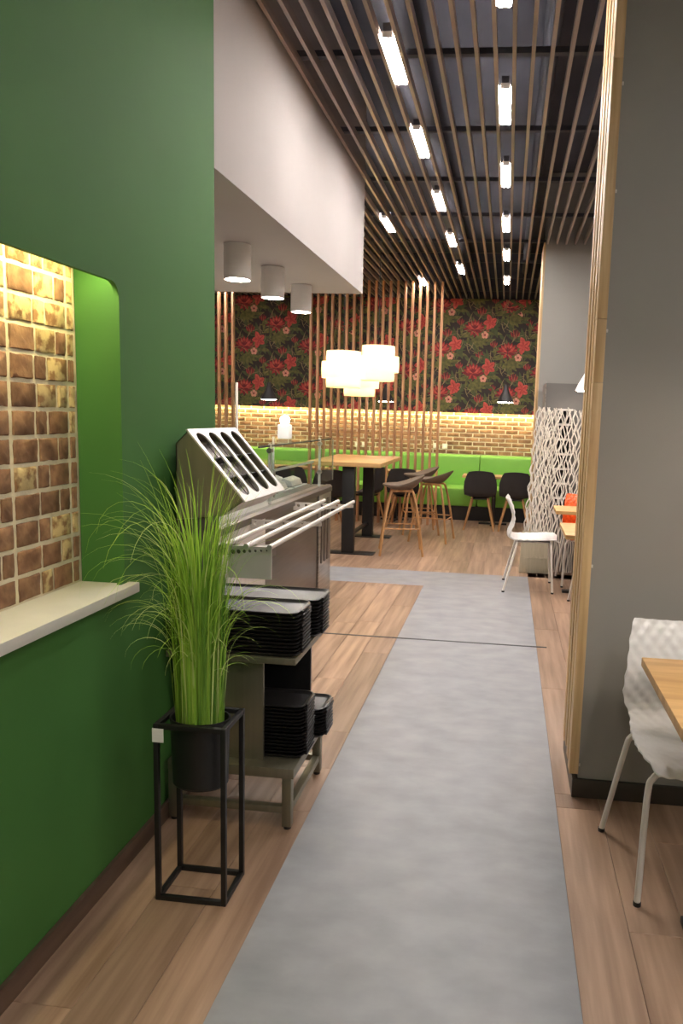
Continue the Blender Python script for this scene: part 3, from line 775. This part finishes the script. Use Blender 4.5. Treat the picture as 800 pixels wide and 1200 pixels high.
q = MB(); q.tube([(-.245, -.247, 1.60), (-.245, -.247, 1.88)], .006, 8); q.build('corner_rod', 'steel', cb)

# ------------------------------------------------------------------ serving counter
ct = thing('serving_counter', 'steel self-service counter with tray rails beyond the potted grass', 'counter', (-1.9, 4.8, 0))
Y0, Y1 = 3.40-4.8, 6.20-4.8
q = MB(); q.box(-.75, .43, Y0, Y1, .10, .86); q.build('carcass', 'steel_dark', ct)
q = MB(); q.box(-.70, .40, Y0+.05, Y1-.02, 0, .10); q.build('plinth', 'steel_charcoal', ct)
for nm, a, c, m, px in (('front_panel', 3.42, 4.45, 'steel_light', .446), ('front_panel', 4.46, 5.74, 'steel_dark', .440)):
    q = MB(); q.box(.431, px, a-4.8, c-4.8, .12, .86, bev=.003); q.build(nm, m, ct)
q = MB(); q.box(.431, .445, 5.80-4.8, 6.20-4.8, .005, .86, bev=.003); q.build('front_panel', 'steel', ct)
for yy in (5.86, 5.96, 6.06):
    q = MB(); q.box(.4455, .452, yy-4.8, yy-4.8+.07, .30, .82, bev=.002); q.build('service_flap', 'steel_dark', ct)
q = MB(); q.prism([(.40, .862), (.452, .862), (.452, .900), (.438, .915), (.401, .915)], 'y', Y0, Y1); q.build('front_apron', 'steel_dark', ct)
# worktop with wells
wells = [(-.52, .24, y-4.8, y-4.8+.40) for y in (3.50, 3.96, 4.42, 4.88, 5.34, 5.78)]
wells = [(a, c, e, f-.0) for a, c, e, f in wells]
q = MB(); q.holed([(-.75, Y0), (.40, Y0), (.40, Y1), (-.75, Y1)], [rrect(a, c, e, f-.02 if e < .9 else e+.36, .02, 3) for a, c, e, f in wells], lambda p, d: (p[0], p[1], .910-d), .02); q.build('worktop', 'steel', ct, ang=25)
for i, (a, c, e, f) in enumerate(wells):
    f = f-.02 if e < .9 else e+.36
    q = MB(); q.holed([(a-.012, e-.006), (c+.012, e-.006), (c+.012, f+.006), (a-.012, f+.006)], [rrect(a+.01, c-.01, e+.01, f-.01, .02, 3)], lambda p, d: (p[0], p[1], .920-d), .008); pn = q.build('food_pan', 'steel_light', ct, ang=25)
    q = MB(); q.box(a+.012, c-.012, e+.012, f-.012, .872, .878); q.build('pan_bottom', 'steel', pn)
    for k_ in range(2):
        q = MB(); q.prism([(c-.30+k_*.15, .9205), (c-.17+k_*.15, .9205), (c-.19+k_*.15, .965), (c-.25+k_*.15, .985)], 'y', e+.03, f-.03, bev=.004); q.build('pan_lid', 'steel_light', pn)
# tray rails and their brackets
for i, xr in enumerate((-1.26, -1.16, -1.05)):
    q = MB(); q.tube([(xr+1.9, 3.27-4.8, .90), (xr+1.9, 5.16-4.8, .90)], .0125, 12); q.build('tray_rail', 'steel_light', ct)
hl_ = []
for k_ in range(7):
    r_ = .0115-.0011*k_; cx_ = .652+k_*.027
    hl_.append([(cx_+math.cos(2*PI*a/10)*r_, .858+.0022*k_+math.sin(2*PI*a/10)*r_) for a in range(10)])
q = MB(); q.holed([(.63, .735), (.838, .735), (.838, .888), (.63, .888)], hl_, lambda p, d: (p[0], 3.34-4.8+d, p[1]), .006); q.build('end_bracket', 'white_metal', ct, ang=25)
q = MB(); q.box(.43, .838, 3.347-4.8, 3.41-4.8, .84, .886); q.build('bracket_arm', 'steel_dark', ct)
for yy in (4.18, 5.08):
    holes = []
    for k_ in range(7):
        r_ = .012-.0010*k_; cx_ = .475+k_*.055
        holes.append([(cx_+math.cos(2*PI*a/10)*r_, .866+.0022*k_+math.sin(2*PI*a/10)*r_) for a in range(10)])
    q = MB(); q.holed([(.40, .83), (.60, .842), (.865, .868), (.865, .888), (.40, .888)], holes, lambda p, d: (p[0], yy-4.8+d, p[1]), .006); q.build('rail_bracket', 'white_metal', ct, ang=25)
# sneeze guard
for yy in (4.72, 6.02):
    q = MB(); q.tube([(.385, yy-4.8, .911), (.385, yy-4.8, 1.305)], .011, 12); ps = q.build('guard_post', 'steel_light', ct)
    for zz in (1.03, 1.26): q = MB(); q.tube([(.385, yy-4.8-.02, zz), (.385, yy-4.8+.02, zz)], .018, 12); q.build('clamp', 'steel', ps)
q = MB(); q.box(.398, .404, 4.62-4.8, 6.42-4.8, .935, 1.285); q.build('guard_pane', 'clear_glass', ct)
q = MB(); q.box(.397, .405, 6.42-4.8, 6.428-4.8, .935, 1.285); q.build('pane_edge', 'steel', ct)
q = MB(); q.box(-.05, .43, 4.50-4.8, 6.40-4.8, 1.297, 1.305); q.build('guard_shelf', 'clear_glass', ct)
q = MB(); q.tube([(.385, 4.5-4.8, 1.290), (.385, 6.40-4.8, 1.290)], .006, 8); q.build('guard_bar', 'steel_charcoal', ct)
q = MB(); q.tube([(-.03, 4.55-4.8, 0.911), (-.03, 4.55-4.8, 1.30)], .010, 10); q.build('guard_post', 'steel_light', ct)
q = MB(); q.tube([(-.03, 6.1-4.8, 0.911), (-.03, 6.1-4.8, 1.30)], .010, 10); q.build('guard_post', 'steel_light', ct)
q = MB(); q.box(-.70, .24, 4.497-4.8, 4.503-4.8, .99, 1.68); q.build('end_pane', 'clear_glass', ct)
q = MB(); q.box(.24, .250, 4.49-4.8, 4.51-4.8, .911, 1.68, bev=.002); q.build('pane_edge', 'white_metal', ct)
q = MB(); q.box(-.60, .30, 5.1-4.8, 6.15-4.8, 1.10, 1.108); q.build('middle_shelf', 'clear_glass', ct)
q = MB(); q.box(.296, .304, 5.1-4.8, 6.15-4.8, 1.095, 1.112); q.build('shelf_trim', 'steel_light', ct)
for yy in (5.12, 6.12):
    q = MB(); q.tube([(.29, yy-4.8, .911), (.29, yy-4.8, 1.10)], .007, 8); q.build('shelf_leg', 'steel', ct)
hl = thing('counter_lamp', 'white box lamp with a glowing top standing on the counter glass', 'lamp', (-1.70, 5.66, 1.3055))
q = MB(); q.box(-.045, .045, -.045, .045, 0, .105, bev=.006); q.build('body', 'white_gloss', hl)
q = MB(); q.lathe([(0, .104), (.022, .106), (.034, .125), (.036, .145), (.028, .168), (0, .18)], 20); q.build('bulb', 'bulb_glow', hl)

# ------------------------------------------------------------------ tray and cutlery cart
cart = thing('tray_cart', 'steel tray cart with shelves against the green wall', 'cart', (-.94, 2.735, 0))
LX, RX_, FY, BY = -.225, .205, -.215, .215
for x in (LX, RX_):
    for y in (FY, BY):
        q = MB(); q.box(x-.017, x+.017, y-.017, y+.017, .012, .20, bev=.002); lg = q.build('leg', 'steel_olive', cart)
        q = MB(); q.tube([(x, y, 0), (x, y, .013)], .014, 12); q.build('foot', 'black_plastic', lg)
for y in (FY, BY):
    q = MB(); q.box(LX+.017, RX_-.017, y-.014, y+.014, .062, .088, bev=.002); q.build('low_rail', 'steel_olive', cart)
for x in (LX, RX_):
    q = MB(); q.box(x-.014, x+.014, FY+.017, BY-.017, .062, .088, bev=.002); q.build('low_rail', 'steel_olive', cart)
q = MB(); q.box(-.242, .232, -.236, .236, .20, .238, bev=.003); q.build('lower_shelf', 'steel_olive', cart)
q = MB(); q.box(-.242, .236, -.240, .240, .628, .653, bev=.003); q.build('upper_shelf', 'steel_olive', cart)
q = MB(); q.box(-.225, .100, -.180, -.165, .238, .628, bev=.002); q.build('end_panel', 'steel_olive', cart)
q = MB(); q.box(-.225, .175, .205, .220, .238, .628); q.build('end_panel', 'black_plastic', cart)
q = MB(); q.box(-.240, -.226, -.16, .222, .238, 1.12); q.build('spine', 'steel_charcoal', cart)
# dispenser on top of the spine
dz = [(-.232, 1.115), (-.066, 1.135), (.020, 1.195), (-.187, 1.436), (-.232, 1.39)]
dy0, dy1 = 2.575-2.735, 3.045-2.735
q = MB(); q.prism([(p[0], p[1]) for p in dz], 'y', dy0, dy0+.006); dsp = q.build('cutlery_dispenser', 'steel_olive', cart)
q = MB(); q.prism([(p[0], p[1]) for p in dz], 'y', dy1-.006, dy1); q.build('end_plate', 'steel_olive', dsp)
A_, B2 = Vector((-.187, 1.436)), Vector((.020, 1.195)); sdir = (B2-A_).normalized(); sn = Vector((sdir.y, -sdir.x)) if sdir.y > 0 else Vector((-sdir.y, sdir.x)); SL = (B2-A_).length
def slope(p, d):
    v = A_+sdir*p[0]+sn*(.004-d); return (v.x, p[1], v.y)
slots = []
for k_ in range(4):
    cy_ = dy0+.065+k_*.1135; r_ = .045
    lp = []
    for a in range(9): t_ = PI/2+PI*a/8; lp.append((.052+r_*.9*math.cos(t_), cy_+r_*math.sin(t_)))
    for a in range(9): t_ = -PI/2+PI*a/8; lp.append((SL-.058+r_*.9*math.cos(t_), cy_+r_*math.sin(t_)))
    slots.append(lp)
q = MB(); q.holed([(-.006, dy0-.004), (SL+.006, dy0-.004), (SL+.006, dy1+.004), (-.006, dy1+.004)], slots, slope, .006); q.build('slotted_face', 'steel_light', dsp, ang=25)
q = MB(); q.prism([(.020, 1.195), (-.066, 1.135), (-.232, 1.115), (-.232, 1.119), (-.068, 1.139), (.016, 1.197)], 'y', dy0, dy1); q.build('under_plate', 'steel', dsp)
q = MB(); q.prism([(-.232, 1.115), (-.228, 1.115), (-.228, 1.391), (-.232, 1.39)], 'y', dy0, dy1); q.build('back_plate', 'steel_olive', dsp)
q = MB(); q.prism([(-.232, 1.39), (-.187, 1.436), (-.187, 1.432), (-.229, 1.388)], 'y', dy0, dy1); q.build('top_plate', 'steel_olive', dsp)
for k_ in range(4):
    cy_ = dy0+.065+k_*.1135
    def tro(p, d=0): v = A_+sdir*p[0]-sn*p[1]; return (v.x, v.y)
    q = MB(); q.prism([tro((.022, .055)), tro((SL-.028, .055)), tro((SL-.028, .060)), tro((.022, .060))], 'y', cy_-.053, cy_+.053); q.build('trough', 'steel_dark', dsp)
    for f_ in (.38, .66):
        q = MB(); q.prism([tro((SL*f_, .004)), tro((SL*f_+.004, .004)), tro((SL*f_+.004, .05)), tro((SL*f_, .05))], 'y', cy_-.052, cy_+.052); q.build('divider', 'steel_charcoal', dsp)

# trays, each its own object
def tray_mesh(w, d, h):
    q = MB(); L = []
    for ins, z in ((.012, 0), (.004, h*.55), (0.0, h), (.006, h+.001), (.014, h*.35), (.020, .003)):
        L.append([q.bm.verts.new((p[0], p[1], z)) for p in rrect(-w/2+ins, w/2-ins, -d/2+ins, d/2-ins, .034-ins*.5, 5)])
    n = len(L[0])
    for a, c in zip(L, L[1:]):
        for i in range(n): q.bm.faces.new((a[i], a[(i+1) % n], c[(i+1) % n], c[i]))
    q.bm.faces.new(L[0][::-1]); q.bm.faces.new(L[-1])
    # handles at the short ends
    for s in (-1, 1): q.box(s*(w/2+.0005)-.006, s*(w/2+.0005)+.006, -.055, .055, h-.005, h+.0015, bev=.001)
    return q.mesh('tray', 'tray_black', ang=40)
tm = tray_mesh(.455, .205, .0122)
tm2 = tray_mesh(.40, .175, .0122)
PT = .0136
def stack(x, y, z, n, where, me):
    for i in range(n):
        o = inst('tray', me, None, (x+random.uniform(-.002, .002), y+random.uniform(-.0015, .0015), z+i*PT), (0, 0, random.uniform(-.004, .004)))
        r = n-1-i
        tag(o, 'black plastic tray, '+ORD[r]+(' of' if r == 0 else ' from the top of')+' the '+where, 'tray', 'black trays in the '+where)
stack(-.925, 2.600, .6535, 12, 'nearer stack on the upper cart shelf', tm)
stack(-.915, 2.850, .6535, 11, 'farther stack on the upper cart shelf', tm)
stack(-.895, 2.665, .2385, 15, 'nearer stack on the lower cart shelf', tm2)
stack(-.865, 2.850, .2385, 9, 'farther stack on the lower cart shelf', tm2)

# ------------------------------------------------------------------ plant stand with pot and grass
ps = thing('plant_stand', 'slim black square metal plant stand by the green wall', 'plant stand', (-.905, 2.142, 0))
W, D, HT, T = .105, .078, .572, .0075
for sx in (-1, 1):
    for sy in (-1, 1):
        q = MB(); q.box(sx*W-T, sx*W+T, sy*D-T, sy*D+T, 0, HT, bev=.001); q.build('leg', 'black_metal', ps)
for zz in (0.0, HT-2*T):
    for sy in (-1, 1): q = MB(); q.box(-W+T, W-T, sy*D-T, sy*D+T, zz, zz+2*T, bev=.001); q.build('crossbar', 'black_metal', ps)
    for sx in (-1, 1): q = MB(); q.box(sx*W-T, sx*W+T, -D+T, D-T, zz, zz+2*T, bev=.001); q.build('crossbar', 'black_metal', ps)
q = MB(); q.box(-W-T-.001, -W+.026, -D-T-.002, -D-T-.0005, HT-.055, HT-.012); q.box(-W-T-.002, -W-T-.0008, -D-T-.002, -D+.01, HT-.055, HT-.012); q.build('paper_tag', 'tag_white', ps)

pl = thing('potted_grass', 'tall artificial grass in a round black pot held by the stand', 'plant', (-.905, 2.142, .352))
q = MB(); q.lathe([(0, 0), (.078, 0), (.084, .008), (.089, .2), (.0915, .219), (.086, .219), (.082, .19), (.080, .165), (0, .165)], 36); q.build('pot', 'black_plastic', pl)
# pot keeps clear of the stand bars
o = [c for c in COL.objects if c.parent == pl][0]; o.scale = (1.04, .76, 1)
q = MB(); q.lathe([(0, .172), (.076, .168), (.076, .166), (0, .166)], 24); s_ = q.build('moss', 'soil_dark', pl); s_.scale = (1, .76, 1)
def blade_pts(rnd, az, base_r, H, lean, droop):
    bx, by = math.cos(az)*base_r, math.sin(az)*base_r
    p = Vector((bx, by*.75, .165)); a = lean; pts = [p.copy()]
    n = 20; st = H/n; w = rnd.uniform(-.25, .25)
    for i in range(n):
        t = (i+1)/n
        a2 = a+droop*max(0, (t-.48)/.52)**1.5
        azz = az+w*t
        p = p+Vector((math.sin(a2)*math.cos(azz), math.sin(a2)*math.sin(azz), math.cos(a2)))*st
        pts.append(p.copy())
    return pts
def blade_into(q, pts, width):
    n = len(pts); prev = None
    for i, p in enumerate(pts):
        t = (pts[min(n-1, i+1)]-pts[max(0, i-1)]).normalized()
        s = t.cross(Vector((0, 0, 1)));
        if s.length < 1e-3: s = Vector((1, 0, 0))
        s.normalize(); nn = s.cross(t)
        w = width*(1-.93*(i/(n-1))**2.2)*(0.75+.25*min(1, i/2))
        a, m, c = q.bm.verts.new(p-s*w/2), q.bm.verts.new(p-nn*w*.22), q.bm.verts.new(p+s*w/2)
        if prev:
            q.bm.faces.new((prev[0], prev[1], m, a)); q.bm.faces.new((prev[1], prev[2], c, m))
        prev = (a, m, c)
def clear(pts):      # keep the blades off the wall, the sill and the dispenser
    for p in pts:
        wx, wy, wz = p.x-.905, p.y+2.142, p.z+.352
        if wx < XG+.008 and not (wz > .965 and wz < 1.87 and wy < 2.23): return False
        if wx < XG-.12: return False
        if wx < XG+.045 and wz > .90 and wz < .962 and wy < 2.30: return False
        if wy > 2.49 and wx < -.66 and wz < 1.45: return False
    return True
rnd = random.Random(9); made = 0; tries = 0
while made < 260 and tries < 4000:
    tries += 1
    kind = rnd.random()
    az = rnd.uniform(0, 2*PI)
    if kind < .52:
        az = rnd.uniform(PI*.75, PI*1.55) if rnd.random() < .72 else rnd.uniform(-.9, .5)
        left = math.cos(az) < 0
        H = rnd.uniform(.42, 1.02); lean = rnd.uniform(.0, .10); droop = rnd.uniform(1.2, 3.0)
        wd = rnd.uniform(.005, .0075)
        if not left: H *= rnd.uniform(.5, .85)
    else:
        H = rnd.uniform(.40, .93); lean = rnd.uniform(0, .06); droop = rnd.uniform(.1, 1.0); wd = rnd.uniform(.006, .0085)
    pts = blade_pts(rnd, az, rnd.uniform(.01, .07), H, lean, droop)
    if not clear(pts): continue
    q = MB(); blade_into(q, pts, wd)
    q.build('blade', 'blade_pale' if rnd.random() < .30 else 'blade', pl, ang=80); made += 1
q = MB(); made = 0; tries = 0
while made < 340 and tries < 3000:
    tries += 1
    pts = blade_pts(rnd, rnd.uniform(0, 2*PI), .074*math.sqrt(rnd.random()), rnd.uniform(.30, .80), rnd.uniform(0, .05), rnd.uniform(0, .5))
    if not clear(pts): continue
    blade_into(q, pts, rnd.uniform(.005, .0075)); made += 1
tf = q.build('blade_tuft', 'blade_deep', pl, ang=80); tf['kind'] = 'stuff'
